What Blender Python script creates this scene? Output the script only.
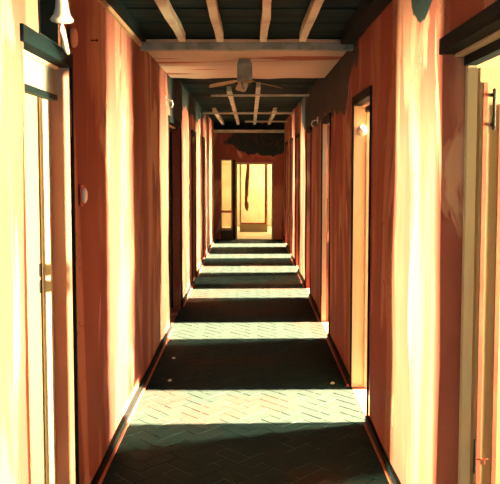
import bpy, bmesh, math, random
from mathutils import Vector, Matrix, noise
random.seed(7)
S = bpy.context.scene
C = S.collection
for o in list(bpy.data.objects): bpy.data.objects.remove(o)

# ------------------------------------------------------------------ camera
cam_d = bpy.data.cameras.new('camera'); cam = bpy.data.objects.new('camera', cam_d); C.objects.link(cam)
cam_d.sensor_width = 36; cam_d.lens = 50.4; cam_d.shift_y = -0.064; cam_d.clip_start = 0.02
cam.location = (0, 0, 1.66); cam.rotation_euler = (math.radians(90 - 3.6), 0, 0)
S.camera = cam
# ------------------------------------------------------------------ world, exposure
S.view_settings.view_transform = 'Standard'; S.view_settings.look = 'None'
S.view_settings.gamma = 1; S.view_settings.use_curve_mapping = False
S.view_settings.exposure = -0.35
w = bpy.data.worlds.new('world'); S.world = w; w.use_nodes = True
w.node_tree.nodes['Background'].inputs[0].default_value = (0.06, 0.42, 0.50, 1)
w.node_tree.nodes['Background'].inputs[1].default_value = 6.0

# ------------------------------------------------------------------ plan of the place (metres)
XL, XR, T = -0.813, 0.765, 0.10
ZC, ZD = 2.57, 2.105
YB, YE = -1.2, 15.78
RX = 4.2                                   # depth of the side rooms
R_DOORS = [(1.60, 2.80), (4.43, 5.18), (6.65, 7.40), (8.75, 9.45), (10.85, 11.6), (12.55, 13.2), (14.3, 15.0)]
L_DOORS = [(2.52, 3.18), (6.98, 8.15), (9.75, 10.4), (12.0, 12.6)]
# rooms: y0, y1, window centre, power (None = dark room)
R_ROOMS = [(0.6, 3.0, 2.2, 1.55), (4.0, 6.0, 5.6, 1.4), (6.1, 8.0, 7.45, 1.15), (8.2, 10.2, 9.6, 1.1), (10.4, 12.1, 11.6, 1.1), (12.2, 13.8, 13.2, 1.2), (13.9, 15.6, 15.0, 1.3)]
L_ROOMS = [(1.2, 3.4, 1.85, 1.5), (6.5, 9.2, None, 0), (9.4, 11.2, 9.8, .8), (11.5, 13.4, 12.0, .8)]
WIN_W, WIN_Z0, WIN_Z1 = 0.30, 0.15, 2.45
POWER = 700
SUNCOL = (1.0, 0.78, 0.42)

def area(name, loc, direction, sx, sy, power, col, spread=180):
    d = bpy.data.lights.new(name, 'AREA'); d.shape = 'RECTANGLE'; d.size = sx; d.size_y = sy
    d.energy = power; d.color = col; d.spread = math.radians(spread)
    o = bpy.data.objects.new(name, d); C.objects.link(o); o.location = loc
    o.rotation_euler = Vector(direction).to_track_quat('-Z', 'Y').to_euler()
    return o
for sgn, xw, rooms, doors in ((1, XR, R_ROOMS, R_DOORS), (-1, XL, L_ROOMS, L_DOORS)):
    for (y0, y1, yc, p), d in zip(rooms, doors):
        if yc is None: continue
        area('window_daylight', (xw + sgn * (RX - .02), yc, (WIN_Z0 + WIN_Z1) / 2), (-sgn, ((d[0]+d[1])/2 - yc) / RX, 0), WIN_W, WIN_Z1 - WIN_Z0, POWER * p, SUNCOL, 60)
sun_d = bpy.data.lights.new('sun', 'SUN'); sun_d.energy = 500; sun_d.angle = math.radians(1.2); sun_d.color = (1, .42, .22)
sun = bpy.data.objects.new('sun', sun_d); C.objects.link(sun); sun.location = (8, 8, 10)
sun.rotation_euler = Vector((-math.cos(math.radians(49)), -.02, -math.sin(math.radians(49)))).to_track_quat('-Z', 'Y').to_euler()
area('end_room_daylight', (1.25, 18.0, 1.5), (-1, -.2, -.1), 1.6, 1.6, 560, (1, .80, .42))

# ------------------------------------------------------------------ materials
def mat(name, base, rough=.8, var=None, scale=4.0, bump=0.0, stretch=(1, 1, 1), lo=.45, hi=.6, metal=0, spec=.3, bscale=40):
    m = bpy.data.materials.new(name); m.use_nodes = True; n = m.node_tree.nodes; l = m.node_tree.links
    b = n['Principled BSDF']; b.inputs['Base Color'].default_value = (*base, 1); b.inputs['Roughness'].default_value = rough
    b.inputs['Metallic'].default_value = metal; b.inputs['Specular IOR Level'].default_value = spec
    tc = n.new('ShaderNodeTexCoord'); mp = n.new('ShaderNodeMapping'); mp.inputs['Scale'].default_value = stretch
    l.new(tc.outputs['Object'], mp.inputs['Vector'])
    if var:
        nz = n.new('ShaderNodeTexNoise'); nz.inputs['Scale'].default_value = scale; nz.inputs['Detail'].default_value = 5
        l.new(mp.outputs[0], nz.inputs['Vector'])
        cr = n.new('ShaderNodeValToRGB'); cr.color_ramp.elements[0].position = lo; cr.color_ramp.elements[1].position = hi
        cr.color_ramp.elements[0].color = (*base, 1); cr.color_ramp.elements[1].color = (*var, 1)
        l.new(nz.outputs['Fac'], cr.inputs[0]); l.new(cr.outputs[0], b.inputs['Base Color'])
    if bump:
        n2 = n.new('ShaderNodeTexNoise'); n2.inputs['Scale'].default_value = bscale; n2.inputs['Detail'].default_value = 6
        bp = n.new('ShaderNodeBump'); bp.inputs['Strength'].default_value = bump; bp.inputs['Distance'].default_value = .01
        l.new(mp.outputs[0], n2.inputs['Vector']); l.new(n2.outputs['Fac'], bp.inputs['Height']); l.new(bp.outputs[0], b.inputs['Normal'])
    return m

SHADE_AND_STAIN = [((XR, 3.12, 2.52), (.3, .24, .22)), ((XR, 6.0, 2.55), (.3, 1.0, .42)), ((XL, 7.7, 2.64), (.3, .95, .5)),
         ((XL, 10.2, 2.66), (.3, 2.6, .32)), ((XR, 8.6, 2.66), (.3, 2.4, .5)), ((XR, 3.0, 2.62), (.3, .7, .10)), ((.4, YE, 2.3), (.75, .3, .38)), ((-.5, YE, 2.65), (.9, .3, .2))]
def wall_material():
    m = bpy.data.materials.new('peeling_terracotta_paint'); m.use_nodes = True
    n = m.node_tree.nodes; l = m.node_tree.links; b = n['Principled BSDF']; b.inputs['Roughness'].default_value = .75
    b.inputs['Specular IOR Level'].default_value = .2
    tc = n.new('ShaderNodeTexCoord')
    def nz(scale, st, detail=5, dist=0.0):
        mp = n.new('ShaderNodeMapping'); mp.inputs['Scale'].default_value = st; l.new(tc.outputs['Object'], mp.inputs['Vector'])
        t = n.new('ShaderNodeTexNoise'); t.inputs['Scale'].default_value = scale; t.inputs['Detail'].default_value = detail
        t.inputs['Distortion'].default_value = dist; l.new(mp.outputs[0], t.inputs['Vector']); return t
    def ramp(src, p0, p1):
        r = n.new('ShaderNodeMapRange'); r.inputs['From Min'].default_value = p0; r.inputs['From Max'].default_value = p1
        l.new(src, r.inputs['Value']); return r.outputs[0]
    def mix(f, a, c):
        x = n.new('ShaderNodeMix'); x.data_type = 'RGBA'; l.new(f, x.inputs[0])
        for s, v in ((x.inputs[6], a), (x.inputs[7], c)):
            if isinstance(v, tuple): s.default_value = (*v, 1)
            else: l.new(v, s)
        return x.outputs[2]
    base = mix(ramp(nz(1.6, (1, 1.6, .5)).outputs['Fac'], .35, .65), (.225, .076, .052), (.155, .046, .034))
    s1 = nz(1.3, (1, 1.7, .35), 4, 1.0)                       # tall smears where the top coat has worn to peach
    c1 = mix(ramp(s1.outputs['Fac'], .50, .58), base, (.32, .15, .10))
    s2 = nz(1.7, (1, 1.6, .4), 4, 1.4)
    c2 = mix(ramp(s2.outputs['Fac'], .62, .66), c1, (.35, .20, .135))
    # shade below the ceiling line painted in as teal patches, with some teal stain
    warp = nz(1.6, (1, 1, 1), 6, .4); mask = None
    def op(o, a, c=None):
        x = n.new('ShaderNodeMath'); x.operation = o
        for k_, v_ in enumerate((a, c)):
            if v_ is None: continue
            if isinstance(v_, (int, float)): x.inputs[k_].default_value = v_
            else: l.new(v_, x.inputs[k_])
        return x.outputs[0]
    for ctr, rad in SHADE_AND_STAIN:
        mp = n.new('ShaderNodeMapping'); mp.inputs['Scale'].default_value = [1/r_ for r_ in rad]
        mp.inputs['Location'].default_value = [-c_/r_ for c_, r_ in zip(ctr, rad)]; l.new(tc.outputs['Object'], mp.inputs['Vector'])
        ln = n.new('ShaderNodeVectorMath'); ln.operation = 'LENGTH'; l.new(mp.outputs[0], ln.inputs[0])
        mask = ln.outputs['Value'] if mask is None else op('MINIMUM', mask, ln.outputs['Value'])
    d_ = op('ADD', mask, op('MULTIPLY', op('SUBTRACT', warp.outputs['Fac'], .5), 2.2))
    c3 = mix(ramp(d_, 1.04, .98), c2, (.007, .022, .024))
    # hairline cracks
    v = n.new('ShaderNodeTexVoronoi'); v.feature = 'DISTANCE_TO_EDGE'; v.inputs['Scale'].default_value = 1.3
    mp = n.new('ShaderNodeMapping'); mp.inputs['Scale'].default_value = (1, 1.6, .8); l.new(tc.outputs['Object'], mp.inputs['Vector'])
    va = n.new('ShaderNodeVectorMath'); va.operation = 'ADD'; dz = nz(2.5, (1, 1, 1), 6)
    l.new(mp.outputs[0], va.inputs[0]); l.new(dz.outputs['Color'], va.inputs[1]); l.new(va.outputs[0], v.inputs['Vector'])
    ck = ramp(v.outputs['Distance'], .006, .0)
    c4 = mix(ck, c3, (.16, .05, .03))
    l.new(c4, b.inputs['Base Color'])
    bp = n.new('ShaderNodeBump'); bp.inputs['Strength'].default_value = .5; bp.inputs['Distance'].default_value = .012
    h = n.new('ShaderNodeMath'); h.operation = 'ADD'; l.new(ramp(s1.outputs['Fac'], .53, .57), h.inputs[0]); l.new(ramp(s2.outputs['Fac'], .61, .63), h.inputs[1])
    l.new(h.outputs[0], bp.inputs['Height']); l.new(bp.outputs[0], b.inputs['Normal'])
    return m
M = {}
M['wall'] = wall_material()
M['room'] = mat('cream_room_plaster', (.42, .35, .20), .9, (.38, .28, .16), 1.5, .15)
M['room_dark'] = mat('dark_room_plaster', (.045, .03, .025), .9, (.02, .02, .02), 2, .15)  # plaster darkened so the unseen rooms bounce less light into the corridor
M['earth'] = mat('dark_earth_floor', (.015, .018, .018), .9, (.02, .02, .02), 3, .3)
M['brick'] = mat('dark_glazed_brick', (.0065, .0215, .0225), .8, (.026, .018, .015), .8, .2, lo=.52, hi=.70, spec=.06)
M['grout'] = mat('pale_grout', (.034, .075, .070), .9, (.010, .026, .027), 5, .2, spec=.05)
M['plank'] = mat('dark_teal_boards', (.003, .018, .021), .8, (.012, .04, .042), 2.2, .4, (1.2, 8, 1), lo=.5, hi=.75, spec=.08)
M['joist'] = mat('limewashed_joist', (.60, .68, .52), .8, (.46, .46, .36), 5, .3, (1, .6, 3))
M['plaster'] = mat('pink_ceiling_plaster', (.60, .52, .40), .9, (.34, .13, .09), 1.3, .3, (.5, 3, 1), lo=.58, hi=.62)
M['dark'] = mat('dark_teal_timber', (.001, .006, .0075), .7, (.002, .010, .012), 6, .2, (1, .5, 4), spec=.08)
M['cream'] = mat('cream_gloss_paint', (.34, .28, .155), .5, (.38, .27, .15), 3, .1, (3, 1, .6))
M['white'] = mat('off_white_paint', (.62, .55, .36), .6, (.56, .44, .28), 3, .1, (3, 1, .6))
M['peach'] = mat('peach_paint', (.52, .26, .18), .8, (.42, .17, .11), 2, .1, (1, 1, .5))
M['russet'] = mat('russet_painted_wood', (.42, .10, .05), .6, (.3, .07, .04), 4, .1)
M['iron'] = mat('black_iron', (.006, .009, .010), .6, spec=.15)
M['porcelain'] = mat('white_porcelain', (.82, .78, .64), .25, spec=.5)
M['grey'] = mat('grey_enamel', (.22, .28, .26), .4, (.12, .16, .15), 8, .1)
M['rubble'] = mat('pale_rubble', (.55, .55, .45), .9)
M['cloth'] = mat('brown_cloth', (.22, .08, .03), .95, (.3, .12, .05), 6, .1, (6, 6, .6))

# ------------------------------------------------------------------ helpers
def link(name, bm, m, parent=None, loc=None, smooth=False):
    bmesh.ops.recalc_face_normals(bm, faces=bm.faces)
    me = bpy.data.meshes.new(name); bm.to_mesh(me); bm.free(); me.materials.append(M[m] if isinstance(m, str) else m)
    if smooth:
        for p in me.polygons: p.use_smooth = True
    o = bpy.data.objects.new(name, me); C.objects.link(o)
    if parent: o.parent = parent
    if loc: o.location = loc
    return o
def bx(bm, x0, x1, y0, y1, z0, z1, bev=0.0):
    r = bmesh.ops.create_cube(bm, size=1)
    for v in r['verts']:
        v.co = Vector(((x0+x1)/2 + v.co.x*(x1-x0), (y0+y1)/2 + v.co.y*(y1-y0), (z0+z1)/2 + v.co.z*(z1-z0)))
    if bev:
        es = list({e for v in r['verts'] for e in v.link_edges})
        bmesh.ops.bevel(bm, geom=es, offset=bev, segments=2, affect='EDGES', profile=.5)
    return bm
def box(*a, **k): return bx(bmesh.new(), *a, **k)
def tube(bm, pts, r, seg=10, r1=None):
    pts = [Vector(p) for p in pts]; rings = []
    for i, p in enumerate(pts):
        t = (pts[min(i+1, len(pts)-1)] - pts[max(i-1, 0)]).normalized()
        a = t.orthogonal().normalized(); 
        if rings and abs(t.dot(Vector((0, 0, 1)))) < .99: a = t.cross(Vector((0, 0, 1))).normalized()
        elif abs(t.dot(Vector((0, 0, 1)))) < .99: a = t.cross(Vector((0, 0, 1))).normalized()
        else: a = Vector((1, 0, 0))
        b = t.cross(a); rr = r if r1 is None else r + (r1 - r) * i / (len(pts)-1)
        rings.append([bm.verts.new(p + a*rr*math.cos(2*math.pi*k/seg) + b*rr*math.sin(2*math.pi*k/seg)) for k in range(seg)])
    for A, B in zip(rings, rings[1:]):
        for k in range(seg): bm.faces.new((A[k], A[(k+1) % seg], B[(k+1) % seg], B[k]))
    bm.faces.new(rings[0]); bm.faces.new(rings[-1]); return bm
def lathe(bm, prof, origin=(0, 0, 0), axis='Z', seg=24):
    R = {'Z': Matrix.Identity(3), 'X': Matrix.Rotation(math.pi/2, 3, 'Y'), '-X': Matrix.Rotation(-math.pi/2, 3, 'Y')}[axis]
    o = Vector(origin); rings = []
    for r, z in prof:
        r = max(r, .0006)
        rings.append([bm.verts.new(o + R @ Vector((r*math.cos(2*math.pi*k/seg), r*math.sin(2*math.pi*k/seg), z))) for k in range(seg)])
    for A, B in zip(rings, rings[1:]):
        for k in range(seg): bm.faces.new((A[k], A[(k+1) % seg], B[(k+1) % seg], B[k]))
    bm.faces.new(rings[0]); bm.faces.new(rings[-1]); return bm
def struct(o): o['kind'] = 'structure'; return o
def tag(o, label, cat, group=None):
    o['label'] = label; o['category'] = cat
    if group: o['group'] = group
    return o
def thing(name, label, cat, loc=(0, 0, 0), group=None):
    o = bpy.data.objects.new(name, None); C.objects.link(o); o.location = loc; o.empty_display_size = .1
    return tag(o, label, cat, group) if label else o
def panel_with_openings(axis, a0, a1, us, zs, holes, rough=0.0):
    """thick wall slab between a0 and a1 on axis ('x' or 'y'); us/zs extents; holes (u0,u1,z0,z1)"""
    U = sorted({us[0], us[1], *[h[0] for h in holes], *[h[1] for h in holes]}); Z = sorted({zs[0], zs[1], *[h[2] for h in holes], *[h[3] for h in holes]})
    U = [u for u in U if us[0] <= u <= us[1]]; Z = [z for z in Z if zs[0] <= z <= zs[1]]
    def sub(L, d):
        out = []
        for p, q in zip(L, L[1:]):
            k = max(1, round((q-p)/d)); out += [p + (q-p)*i/k for i in range(k)]
        return out + [L[-1]]
    U = sub(U, .22); Z = sub(Z, .22)
    def solid(i, j):
        if i < 0 or j < 0 or i >= len(U)-1 or j >= len(Z)-1: return False
        u, z = (U[i]+U[i+1])/2, (Z[j]+Z[j+1])/2
        return not any(h[0] < u < h[1] and h[2] < z < h[3] for h in holes)
    bm = bmesh.new(); cache = {}
    def V(s, i, j):
        k = (s, i, j)
        if k not in cache:
            a = (a0, a1)[s]; u, z = U[i], Z[j]; c = (a, u, z) if axis == 'x' else (u, a, z)
            v = Vector(c)
            if rough:
                v += Vector((0, noise.noise(v*3.1)*rough*.8, noise.noise(v*2.3+Vector((7, 3, 1)))*rough*.8)) if 0 < i < len(U)-1 and 0 < j < len(Z)-1 else Vector()
                if s == 0: v.x += noise.noise(v*1.7)*rough
            cache[k] = bm.verts.new(v)
        return cache[k]
    for i in range(len(U)-1):
        for j in range(len(Z)-1):
            if not solid(i, j): continue
            bm.faces.new((V(0, i, j), V(0, i+1, j), V(0, i+1, j+1), V(0, i, j+1)))
            bm.faces.new((V(1, i, j), V(1, i, j+1), V(1, i+1, j+1), V(1, i+1, j)))
            if not solid(i-1, j): bm.faces.new((V(0, i, j), V(0, i, j+1), V(1, i, j+1), V(1, i, j)))
            if not solid(i+1, j): bm.faces.new((V(0, i+1, j), V(1, i+1, j), V(1, i+1, j+1), V(0, i+1, j+1)))
            if not solid(i, j-1): bm.faces.new((V(0, i, j), V(1, i, j), V(1, i+1, j), V(0, i+1, j)))
            if not solid(i, j+1): bm.faces.new((V(0, i, j+1), V(0, i+1, j+1), V(1, i+1, j+1), V(1, i, j+1)))
    return bm

# ------------------------------------------------------------------ floor: herringbone bricks on a bed
def floor_mesh():
    W = .095; bm = bmesh.new(); g = .0045; c45 = math.cos(math.pi/4)
    N = int(18/W) + 4
    for r in range(-N, N):
        for c in range(-N, N):
            d = (c - r) % 4
            if d == 0: x0, x1, y0, y1 = c, c+2, r, r+1
            elif d == 2: x0, x1, y0, y1 = c, c+1, r-1, r+1
            else: continue
            P = [(x0*W+g, y0*W+g), (x1*W-g, y0*W+g), (x1*W-g, y1*W-g), (x0*W+g, y1*W-g)]
            Q = [((x-y)*c45, (x+y)*c45) for x, y in P]
            cx = sum(q[0] for q in Q)/4; cy = sum(q[1] for q in Q)/4
            if not (XL-.15 < cx < XR+.15 and YB < cy < YE + .1): continue
            h = random.uniform(-.0008, .0012); tilt = random.uniform(-.0012, .0012)
            top = [bm.verts.new((x, y, h + (tilt if i < 2 else -tilt))) for i, (x, y) in enumerate(Q)]
            bot = [bm.verts.new((x, y, -.03)) for x, y in Q]
            bm.faces.new(top)
            for i in range(4): bm.faces.new((top[i], bot[i], bot[(i+1) % 4], top[(i+1) % 4]))
    for co, no in (((XL, 0, 0), (-1, 0, 0)), ((XR, 0, 0), (1, 0, 0)), ((0, YE, 0), (0, 1, 0))):
        bmesh.ops.bisect_plane(bm, geom=bm.verts[:]+bm.edges[:]+bm.faces[:], plane_co=co, plane_no=no, clear_outer=True)
    return bm
fl = struct(link('floor', floor_mesh(), 'brick'))
struct(link('floor_bed', box(XL, XR, YB, YE, -.06, -.0028), 'grout', fl))

# ------------------------------------------------------------------ walls
NICHE = (2.72, 2.98, 2.165, 2.50)      # hole in the plaster over the first left door
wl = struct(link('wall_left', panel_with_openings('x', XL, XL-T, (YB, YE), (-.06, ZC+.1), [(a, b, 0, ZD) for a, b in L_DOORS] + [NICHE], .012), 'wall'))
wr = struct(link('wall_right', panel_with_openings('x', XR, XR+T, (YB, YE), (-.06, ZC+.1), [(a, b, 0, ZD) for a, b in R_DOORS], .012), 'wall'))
bm = bmesh.new()
for q in ((XL-.30, XL-.29, NICHE[0]-.02, NICHE[1]+.02, NICHE[2]-.02, NICHE[3]+.02), (XL-.30, XL-T, NICHE[0]-.02, NICHE[0], NICHE[2]-.02, NICHE[3]+.02),
          (XL-.30, XL-T, NICHE[1], NICHE[1]+.02, NICHE[2]-.02, NICHE[3]+.02), (XL-.30, XL-T, NICHE[0], NICHE[1], NICHE[2]-.02, NICHE[2]), (XL-.30, XL-T, NICHE[0], NICHE[1], NICHE[3], NICHE[3]+.02)):
    bx(bm, *q)
for q in ((NICHE[0], NICHE[0]+.006, NICHE[2], NICHE[3]), (NICHE[1]-.006, NICHE[1], NICHE[2], NICHE[3]), (NICHE[0]+.006, NICHE[1]-.006, NICHE[2], NICHE[2]+.006), (NICHE[0]+.006, NICHE[1]-.006, NICHE[3]-.006, NICHE[3])):
    bx(bm, XL-T-.002, XL+.008, *q)
struct(link('niche_shade_lining', bm, 'iron', wl))  # black lining added over the reveals, standing in for shade inside the hole
# end wall with the tall side light and doorway
EW = [(-.655, -.405, .62+.03, 1.80), (-.655, -.405, .235, .61), (-.32, .52, 0, 1.74)]
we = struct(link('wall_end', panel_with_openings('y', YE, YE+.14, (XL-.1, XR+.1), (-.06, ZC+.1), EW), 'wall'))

# ------------------------------------------------------------------ side rooms
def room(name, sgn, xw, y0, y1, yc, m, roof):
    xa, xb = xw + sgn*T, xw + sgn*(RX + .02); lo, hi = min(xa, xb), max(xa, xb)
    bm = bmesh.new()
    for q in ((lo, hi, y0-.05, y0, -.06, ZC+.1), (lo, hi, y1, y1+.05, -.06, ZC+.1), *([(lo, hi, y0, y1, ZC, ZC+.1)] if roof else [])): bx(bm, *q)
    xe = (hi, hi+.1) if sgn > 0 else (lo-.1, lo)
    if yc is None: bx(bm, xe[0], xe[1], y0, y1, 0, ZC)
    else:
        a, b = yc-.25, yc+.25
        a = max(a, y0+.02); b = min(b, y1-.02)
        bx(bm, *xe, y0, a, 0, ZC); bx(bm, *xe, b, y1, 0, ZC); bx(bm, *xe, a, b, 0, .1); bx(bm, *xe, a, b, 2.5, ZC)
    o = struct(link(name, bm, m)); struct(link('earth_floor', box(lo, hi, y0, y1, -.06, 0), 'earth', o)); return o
k = 0
for sgn, xw, rooms in ((1, XR, R_ROOMS), (-1, XL, L_ROOMS)):
    for (y0, y1, yc, p) in rooms:
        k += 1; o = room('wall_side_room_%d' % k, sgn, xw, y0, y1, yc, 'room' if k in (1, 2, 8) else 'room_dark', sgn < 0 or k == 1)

# end room
bm = bmesh.new()
for q in ((-1.3, 1.3, YE+.14, 19.2, -.06, 0), (-1.3, 1.3, YE+.14, 19.2, 2.6, 2.7), (-1.4, -1.3, YE+.14, 19.2, -.06, 2.7), (1.3, 1.4, YE+.14, 19.2, -.06, 2.7), (-1.3, 1.3, 19.2, 19.3, -.06, 2.7)):
    bx(bm, *q)
struct(link('wall_end_room', bm, 'room'))

# ------------------------------------------------------------------ ceiling boards
bm = bmesh.new(); y = YB
while y < YE:
    wd = random.uniform(.17, .24); z = ZC + .062 + random.uniform(0, .012)
    bx(bm, XL, XR, y+.005, min(y+wd, YE)-.003, z, z+.03); y += wd
ce = struct(link('ceiling', bm, 'plank'))
struct(link('ceiling_backing', box(XL-.1, XR+.1, YB, YE+.1, ZC+.106, ZC+.13), 'dark', ce))
# plaster patch still hanging between the joist runs
bm = bmesh.new(); n = 14
topz, botz = ZC+.062, ZC-.012
va = []; vb = []
for i in range(n+1):
    x = XL + .005 + (XR-XL-.01)*i/n
    va.append((x, 5.45 + .03*noise.noise(Vector((x*4, 0, 0))))); vb.append((x, 7.25 + .13*noise.noise(Vector((x*3, 5, 0)))))
for zz in (0, 1):
    pass
A0 = [bm.verts.new((x, y, botz)) for x, y in va]; B0 = [bm.verts.new((x, y, botz)) for x, y in vb]
A1 = [bm.verts.new((x, y, topz)) for x, y in va]; B1 = [bm.verts.new((x, y, topz)) for x, y in vb]
for i in range(n):
    bm.faces.new((A0[i], A0[i+1], B0[i+1], B0[i])); bm.faces.new((A1[i], B1[i], B1[i+1], A1[i+1]))
    bm.faces.new((A0[i], A1[i], A1[i+1], A0[i+1])); bm.faces.new((B0[i], B0[i+1], B1[i+1], B1[i]))
bm.faces.new((A0[0], B0[0], B1[0], A1[0])); bm.faces.new((A0[n], A1[n], B1[n], B0[n]))
struct(link('ceiling_plaster', bm, 'plaster', ce))

# joists along the corridor
def joist(x, y0, y1, label, group, wdt=.05):
    bm = bmesh.new(); n = 12; prev = None
    for i in range(n+1):
        y = y0 + (y1-y0)*i/n; dx = .008*noise.noise(Vector((x*9, y*1.7, 0))); w2 = wdt/2*(1+.12*noise.noise(Vector((x*5, y*2.3, 4)))); dz = .004*noise.noise(Vector((x, y*3, 9)))
        r = [bm.verts.new((dx-w2, y-y0, .06)), bm.verts.new((dx-w2, y-y0, dz)), bm.verts.new((dx+w2, y-y0, dz)), bm.verts.new((dx+w2, y-y0, .06))]
        if prev:
            for k in range(4): bm.faces.new((prev[k], prev[(k+1) % 4], r[(k+1) % 4], r[k]))
        else: bm.faces.new(r)
        prev = r
    bm.faces.new(prev)
    return tag(link('ceiling_joist', bm, 'joist', loc=(x, y0, ZC)), label, 'joist', group)
pos = ['leftmost', 'second from the left', 'third from the left', 'rightmost']
for x, p in zip((-.496, -.218, .098, .385), pos):
    joist(x, .4, 5.20, 'pale ceiling joist overhead in the near run, %s of four' % p, 'near run of ceiling joists')
for x, y0, p in zip((-.60, -.26, .10, .42), (11.75, 8.6, 8.2, 11.75), pos):
    joist(x, y0, 15.55, 'pale ceiling joist in the far run beyond the fan, %s of four' % p, 'far run of ceiling joists', .055)
def rail(y, z0, h, d, label, m='joist', x0=XL+.004, x1=XR-.004):
    bm = bmesh.new(); n = 10; prev = None
    for i in range(n+1):
        x = x0 + (x1-x0)*i/n; dz = .005*noise.noise(Vector((x*3, y, 0)))
        r = [bm.verts.new((x, 0, dz)), bm.verts.new((x, d, dz)), bm.verts.new((x, d, h)), bm.verts.new((x, 0, h))]
        if prev:
            for k in range(4): bm.faces.new((prev[k], prev[(k+1) % 4], r[(k+1) % 4], r[k]))
        else: bm.faces.new(r)
        prev = r
    bm.faces.new(prev)
    return tag(link('cross_beam', bm, m, loc=(0, y, z0)), label, 'beam', 'beams across the corridor ceiling')
rail(5.22, ZC-.055, .055, .07, 'greyish cross beam where the near ceiling joists end, before the pink plaster', 'grey')
rail(9.0, ZC-.02, .022, .05, 'thin cross beam first across the far joists, just past the fan', 'joist', -.5, XR-.01)
rail(12.0, ZC-.025, .025, .05, 'thin cross beam in the middle of the far joists')
rail(14.2, ZC-.03, .03, .05, 'thin short cross beam last before the end wall, on the right', 'joist', -.1)
rail(15.56, ZC-.17, .06, .20, 'deep pale cross beam resting against the top of the end wall')

# cornice strips and skirtings
def strips(name, x0, x1, z0, z1, segs, m, parent=None):
    bm = bmesh.new()
    for a, b in segs: bx(bm, x0, x1, a, b, z0, z1)
    return struct(link(name, bm, m, parent))
strips('trim_1', XL, XL+.022, ZC-.035, ZC-.005, [(YB, 5.20)], 'cream')
strips('trim_2', XL, XL+.05, ZC-.003, ZC+.06, [(YB, 5.20)], 'dark')
strips('trim_3', XR-.10, XR, ZC-.02, ZC+.06, [(YB, 5.20)], 'dark')
def between(doors):
    out = []; y = YB
    for a, b in doors: out.append((y, a)); y = b
    return out + [(y, YE)]
for side, x, s, doors in (('left', XL, 1, L_DOORS), ('right', XR, -1, R_DOORS)):
    a, b = sorted((x - s*.012, x + s*.022))
    bb = strips('baseboard_' + side, a, b, 0, .055, [(p+.01, q-.01) for p, q in between(doors)], 'dark')
    a, b = sorted((x + s*.022, x + s*.034))
    strips('quarter_round', a, b, 0, .014, [(p+.01, q-.01) for p, q in between(doors)], 'russet', bb)

# ------------------------------------------------------------------ doorways
def doorway(idx, sgn, xw, d, detailed=True, leaf=True, lintel=.062, lining=None, ld=T-.013, post='white'):
    y0, y1 = d; x = xw; t = T*sgn
    root = bpy.data.objects.new('door_%d' % idx, None); C.objects.link(root); root.location = (x, y0, 0); struct(root)
    def L(name, bm, m, par=root):
        o = link(name, bm, m, par)
        for v in o.data.vertices: v.co -= Vector((x, y0, 0)) if par is root else Vector((x, y0, 0))
        return o
    def b(xa, xb, *r, **k): lo, hi = sorted((x + sgn*xa, x + sgn*xb)); return box(lo, hi, *r, **k)
    # dark timber lintel at the corridor face, cream soffit, dark inner head
    L('lintel', b(-.016, .045, y0-.02, y1+.012, ZD-.005, ZD+lintel-.005, bev=.003), 'dark')
    if idx != 1: L('door_jamb', b(-.014, .0, y1, y1+.012, 0, ZD-.006), 'dark')
    L('door_jamb', b(-.014, .0, y0-.012, y0, 0, ZD-.006) if idx != 8 else b(-.004, .012, y0-.004, y0+.012, 0, ZD-.006), 'dark' if idx != 8 else 'russet')
    if lining: L('jamb_lining', b(.0, ld, y1-.008, y1-.0005, 0, ZD-.006), lining)
    L('soffit_board', b(.046, T-.021, y0+.002, y1-.002, ZD-.014, ZD-.002), 'white')
    # inner frame
    L('frame_head', b(T-.02, T+.03, y0+.002, y1-.002, ZD-.05, ZD-.001, bev=.003), 'dark')
    L('frame_post', b(T-.012, T+.028, y1-.03, y1-.001, 0, ZD-.052, bev=.003), post)
    L('frame_post', b(T-.012, T+.028, y0+.001, y0+.03, 0, ZD-.052, bev=.003), post)
    if not leaf: return root
    # leaf swung back into the room, square to the corridor
    w = min(y1-y0-.06, .78); ly = y1 - .020; th = .035; xa = T+.036
    bm = bmesh.new()
    def lb(u0, u1, z0, z1, f=0.0):
        lo, hi = sorted((x + sgn*(xa+u0), x + sgn*(xa+u1))); bx(bm, lo, hi, ly-th/2+f, ly+th/2-f, z0, z1)
    lb(0, .09, .012, ZD-.06); lb(w-.09, w, .012, ZD-.06)
    for z0, z1 in ((.012, .2), (.95, 1.08), (ZD-.16, ZD-.06)): lb(.09, w-.09, z0, z1)
    lb(.085, w-.085, .19, .96, .010); lb(.085, w-.085, 1.07, ZD-.15, .010)
    lf = L('door_leaf', bm, 'cream')
    return root, lf, L, b, ly, th, xa
res = {}
i = 0
for d in R_DOORS:
    i += 1; res['R', i] = doorway(i, 1, XR, d, leaf=i in (1, 2), lining='white' if i in (2, 3) else None, ld=T-.013 if i == 2 else .045)
for j, d in enumerate(L_DOORS):
    i += 1; res['L', j+1] = doorway(i, -1, XL, d, leaf=j == 0, lining='peach' if j == 0 else None, post='white' if j != 1 else 'dark')
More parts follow.
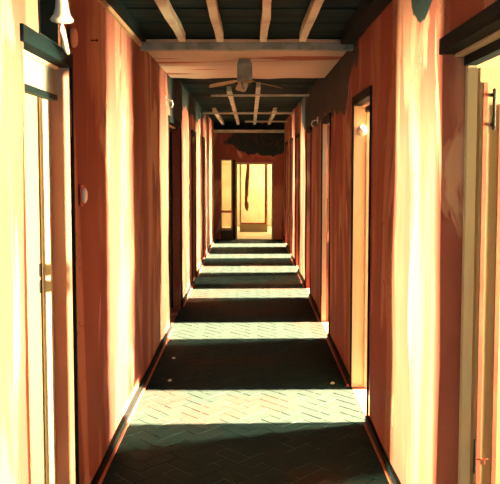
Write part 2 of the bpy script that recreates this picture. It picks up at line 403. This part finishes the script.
# near right door: handle, bolt, hasp, russet edge battens
root, lf, L, b, ly, th, xa = res['R', 1]
y_f = ly - th/2
L('edge_batten', b(xa+.012, xa+.028, y_f-.006, y_f, .02, 1.985), 'russet', lf)
L('edge_batten', b(xa+.075, xa+.092, y_f-.006, y_f, .02, 1.9), 'russet', lf)
h = b(xa+.040, xa+.052, y_f-.034, y_f-.022, 1.80, 1.96, bev=.004); bx(h, XR+xa+.041, XR+xa+.051, y_f-.03, y_f, 1.815, 1.828); bx(h, XR+xa+.041, XR+xa+.051, y_f-.03, y_f, 1.93, 1.943)
L('door_handle', h, 'iron', lf)
L('bolt', b(xa+.002, xa+.008, y_f-.012, y_f, .42, .56, bev=.002), 'iron', lf)
hs = b(xa+.008, xa+.062, y_f-.006, y_f, .475, .481); bx(hs, XR+xa+.044, XR+xa+.048, y_f-.006, y_f, .455, .481)
L('hasp', hs, 'russet', lf)
# near left door: hinges on the leaf edge, glazed strip under the head
root, lf, L, b, ly, th, xa = res['L', 1]
for z in (1.19, 1.115):
    L('hinge', b(xa-.008, xa+.004, ly-th/2-.012, ly-th/2+.002, z-.03, z+.03, bev=.003), 'iron', lf)
L('transom_panel', b(.06, .075, L_DOORS[0][0]+.004, L_DOORS[0][1]-.034, ZD-.13, ZD-.006), 'grey')
L('transom_rail', b(.045, .085, L_DOORS[0][0]+.004, L_DOORS[0][1]-.034, ZD-.155, ZD-.13, bev=.003), 'dark')

# end doorway: frame, side light, inner screen, cloth
r = bpy.data.objects.new('door_end', None); C.objects.link(r); struct(r)
r.name = 'door_12'
bm = bmesh.new()
bx(bm, -.32, -.29, YE-.02, YE+.10, 0, 1.74); bx(bm, .49, .52, YE-.02, YE+.10, 0, 1.74); bx(bm, -.29, .49, YE-.02, YE+.10, 1.70, 1.74)
link('door_frame', bm, 'cream', r)
link('dark_post', box(-.39, -.332, YE-.03, YE, 0, 1.80), 'iron', r)
link('threshold', box(-.32, .52, YE-.04, YE+.14, -.005, .012), 'cream', r)
lathe_bm = lathe(bmesh.new(), [(.012, 0), (.012, .02), (.034, .03), (.04, .045), (.034, .06), (.012, .068)], (.505, YE-.02, .86), 'X', 16)
for v in lathe_bm.verts: v.co = Vector((.500, YE-.02, .86)) + Vector((v.co.y, -(v.co.x-.505), v.co.z-.86))
link('door_knob', lathe_bm, 'iron', r)
wn = bpy.data.objects.new('window_1', None); C.objects.link(wn); struct(wn)
bm = bmesh.new()
for q in ((-.655, -.635, .235, 1.80), (-.425, -.405, .235, 1.80)): bx(bm, q[0], q[1], YE+.02, YE+.06, q[2], q[3])
bx(bm, -.635, -.425, YE+.02, YE+.06, 1.78, 1.80); bx(bm, -.635, -.425, YE+.02, YE+.06, .235, .255)
link('window_frame', bm, 'cream', wn)
link('window_rail', box(-.655, -.405, YE-.012, YE+.0, .605, .655), 'russet', wn)
glass = bpy.data.materials.new('window_glass'); glass.use_nodes = True; g = glass.node_tree.nodes['Principled BSDF']
g.inputs['Transmission Weight'].default_value = 1; g.inputs['Roughness'].default_value = .0; g.inputs['IOR'].default_value = 1.05; g.inputs['Base Color'].default_value = (1, .97, .9, 1)
link('window_pane', box(-.634, -.426, YE+.036, YE+.042, .256, 1.779), glass, wn)
# black crate below the side light
c = thing('storage_box', 'small black box on the floor at the end wall, under the narrow side window', 'box', (-.53, YE-.11, 0))
link('box_body', box(-.125, .125, -.10, .10, .002, .20, bev=.008), 'iron', c)
link('box_lid', box(-.132, .132, -.107, .107, .20, .225, bev=.006), 'iron', c)
# free-standing screen frame in the end room
sc = thing('door_screen', 'cream framed inner screen door standing in the bright end room', 'screen door', (.1, 17.6, 0))
bm = bmesh.new()
bx(bm, -.36, -.32, -.02, .02, 0, 1.78); bx(bm, .30, .34, -.02, .02, 0, 1.78); bx(bm, -.32, .30, -.02, .02, 1.73, 1.78)
link('screen_frame', bm, 'cream', sc)
link('screen_rail', box(-.32, .30, -.02, .02, .20, .235), 'russet', sc)
link('screen_post', box(.27, .30, -.022, .022, .235, 1.73), 'russet', sc)
link('screen_panel', box(-.32, .30, -.008, .008, 0, .20), 'cream', sc)
# hanging cloth
bm = bmesh.new(); nz_, nx_ = 24, 10
def cw(z):      # half-widths by height
    return .045 + .02*math.sin(z*3) if z < .9 else .035 + .012*math.sin(z*4)
G = []
for j in range(nz_+1):
    z = .55 + 1.15*j/nz_; row = []
    for i2 in range(nx_+1):
        u = i2/nx_*2-1; cxx = .02*math.sin(z*4.5) + (.0 if z > .9 else -.02)
        hw = .052 if z < .78 else .03 + .018*math.sin((z-.78)*3.2)
        if z < .64: hw *= (z-.53)/.11
        row.append(bm.verts.new((cxx + u*hw, .014*math.sin(u*9), z)))
    G.append(row)
for j in range(nz_):
    for i2 in range(nx_): bm.faces.new((G[j][i2], G[j][i2+1], G[j+1][i2+1], G[j+1][i2]))
cl = link('hanging_cloth', bm, 'cloth', loc=(-.06, 17.3, 0)); sd = cl.modifiers.new('s', 'SOLIDIFY'); sd.thickness = .008
tag(cl, 'narrow brown cloth hanging in the bright doorway at the far end', 'cloth')
tag(link('curtain_rod', tube(bmesh.new(), [(-1.3, 17.3, 1.705), (1.3, 17.3, 1.705)], .008), 'cream'), 'thin pale rod carrying the brown cloth in the end room', 'rod')

# ------------------------------------------------------------------ ceiling fan
fan = thing('ceiling_fan', 'small grey ceiling fan with pale blades under the pink ceiling plaster', 'ceiling fan', (-.045, 6.0, 2.42))
link('fan_canopy', box(-.05, .05, -.05, .05, .10, .139, bev=.006), 'grey', fan)
hb = box(-.065, .065, -.065, .065, -.05, .11, bev=.01)
link('fan_motor', hb, 'grey', fan)
link('fan_finial', lathe(bmesh.new(), [(.004, -.115), (.02, -.10), (.03, -.075), (.034, -.048)], seg=20), 'grey', fan, smooth=True)
for k, (ang, ln) in enumerate(((8, .32), (98, .32), (188, .30), (278, .30))):
    a = math.radians(ang); bm = bmesh.new()
    prof = [(.05, .018), (.09, .035), (.2, .045), (ln-.03, .045), (ln, .03)]
    up = [bm.verts.new((r_, w_, .006+.25*w_-.2*r_)) for r_, w_ in prof]; dn = [bm.verts.new((r_, -w_, .006-.25*w_-.2*r_)) for r_, w_ in prof]
    for q in range(len(prof)-1): bm.faces.new((up[q], up[q+1], dn[q+1], dn[q]))
    bmesh.ops.solidify(bm, geom=bm.faces[:], thickness=.008)
    bmesh.ops.rotate(bm, verts=bm.verts, cent=(0, 0, 0), matrix=Matrix.Rotation(a, 3, 'Z'))
    bmesh.ops.translate(bm, verts=bm.verts, vec=(0, 0, -.035))
    link('fan_blade', bm, 'white', fan)

# ------------------------------------------------------------------ wall lamp and round plate over the near left door
wlp = thing('wall_lamp', 'white porcelain lamp on a curved arm by the dark hole above the left door', 'wall lamp', (XL, 3.03, 2.20))
link('back_plate', lathe(bmesh.new(), [(.030, 0), (.030, .006), (.022, .012), (.010, .014)], (.012, .02, -.02), 'X', 24), 'white', wlp, smooth=False)
link('lamp_arm', tube(bmesh.new(), [(.015, .02, -.02), (.03, 0, -.045), (.05, -.06, -.065), (.06, -.13, -.055), (.07, -.19, -.03), (.075, -.235, .0), (.075, -.24, .05)], .010), 'porcelain', wlp, smooth=True)
link('lamp_shade', lathe(bmesh.new(), [(.014, .02), (.042, .026), (.046, .034), (.034, .05), (.026, .08), (.022, .13), (.020, .17), (.010, .175)], (.075, -.24, 0), 'Z', 24), 'porcelain', wlp, smooth=True)
# round junction cover
tag(link('junction_cover', lathe(bmesh.new(), [(.001, .0), (.045, 0), (.045, .008), (.038, .016), (.001, .019)], (XL+.010, 3.21, 2.24), 'X', 28), 'peach'), 'round peach junction cover on the left wall by the near door corner', 'junction cover')
# nail
tag(link('wall_nail', lathe(bmesh.new(), [(.003, -.01), (.003, .022), (.009, .023), (.009, .027), (.003, .029)], (XL+.008, 3.62, 2.30), 'X', 12), 'iron'), 'dark nail high in the red left wall', 'nail')
# light switch
sw = thing('light_switch', 'small cream rocker light switch on the left wall past the near door', 'light switch', (XL+.008, 3.33, 1.52))
link('switch_plate', box(-.002, .009, -.03, .03, -.05, .05, bev=.004), 'russet', sw)
link('switch_rocker', lathe(bmesh.new(), [(.001, .009), (.02, .010), (.021, .022), (.012, .03), (.001, .031)], (0, 0, 0), 'X', 20), 'porcelain', sw, smooth=True)
for ob in sw.children:
    if ob.name.startswith('switch_rocker'): ob.scale = (1, 1, 1.8)
# globe lamp in second right doorway
gl = thing('globe_lamp', 'round white globe lamp just inside the second doorway on the right', 'lamp', (XR+.045, 5.09, 1.915))
link('globe', lathe(bmesh.new(), [(.036*math.sin(t*math.pi/12), .042*-math.cos(t*math.pi/12)) for t in range(13)], seg=20), 'porcelain', gl, smooth=True)
link('lamp_mount', box(-.02, .02, .02, .081, -.02, .02, bev=.004), 'cream', gl)
# hooks
def hook(x, s, y, z, label):
    bm = tube(bmesh.new(), [(0, 0, .03), (s*.03, 0, .03), (s*.06, 0, .02), (s*.07, 0, -.01), (s*.06, 0, -.035), (s*.045, 0, -.04)], .009, 8)
    hk = thing('wall_hook', label, 'hook', (x, y, z), 'hooks high on the corridor walls')
    link('hook_arm', bm, 'porcelain', hk, smooth=True); link('hook_plate', box(-.008, .006, -.018, .018, -.01, .07, bev=.003), 'porcelain', hk)
hook(XL+.006, 1, 6.75, 2.26, 'pale hook high on the left wall by the dark doorway')
hook(XR-.006, -1, 7.9, 2.14, 'pale hook high on the right wall beyond the third doorway')
# rubble
def pebble(x, y, s, label):
    bm = bmesh.new(); bmesh.ops.create_icosphere(bm, subdivisions=2, radius=s)
    for v in bm.verts: v.co *= 1 + .35*noise.noise(v.co*(1.2/s) + Vector((x*7, y, 0))); v.co.z = max(v.co.z*.6, -s*.35)
    zmin = min(v.co.z for v in bm.verts)
    return tag(link('rubble_chip', bm, 'rubble', loc=(x, y, -zmin)), label, 'rubble', 'plaster chips on the floor')
pebble(-.62, 5.32, .016, 'pale plaster chip on the dark floor by the left wall, nearer of two')
pebble(-.66, 5.95, .014, 'pale plaster chip on the dark floor by the left wall, farther of two')
pebble(.63, 5.25, .016, 'pale plaster chip on the dark floor by the right wall')
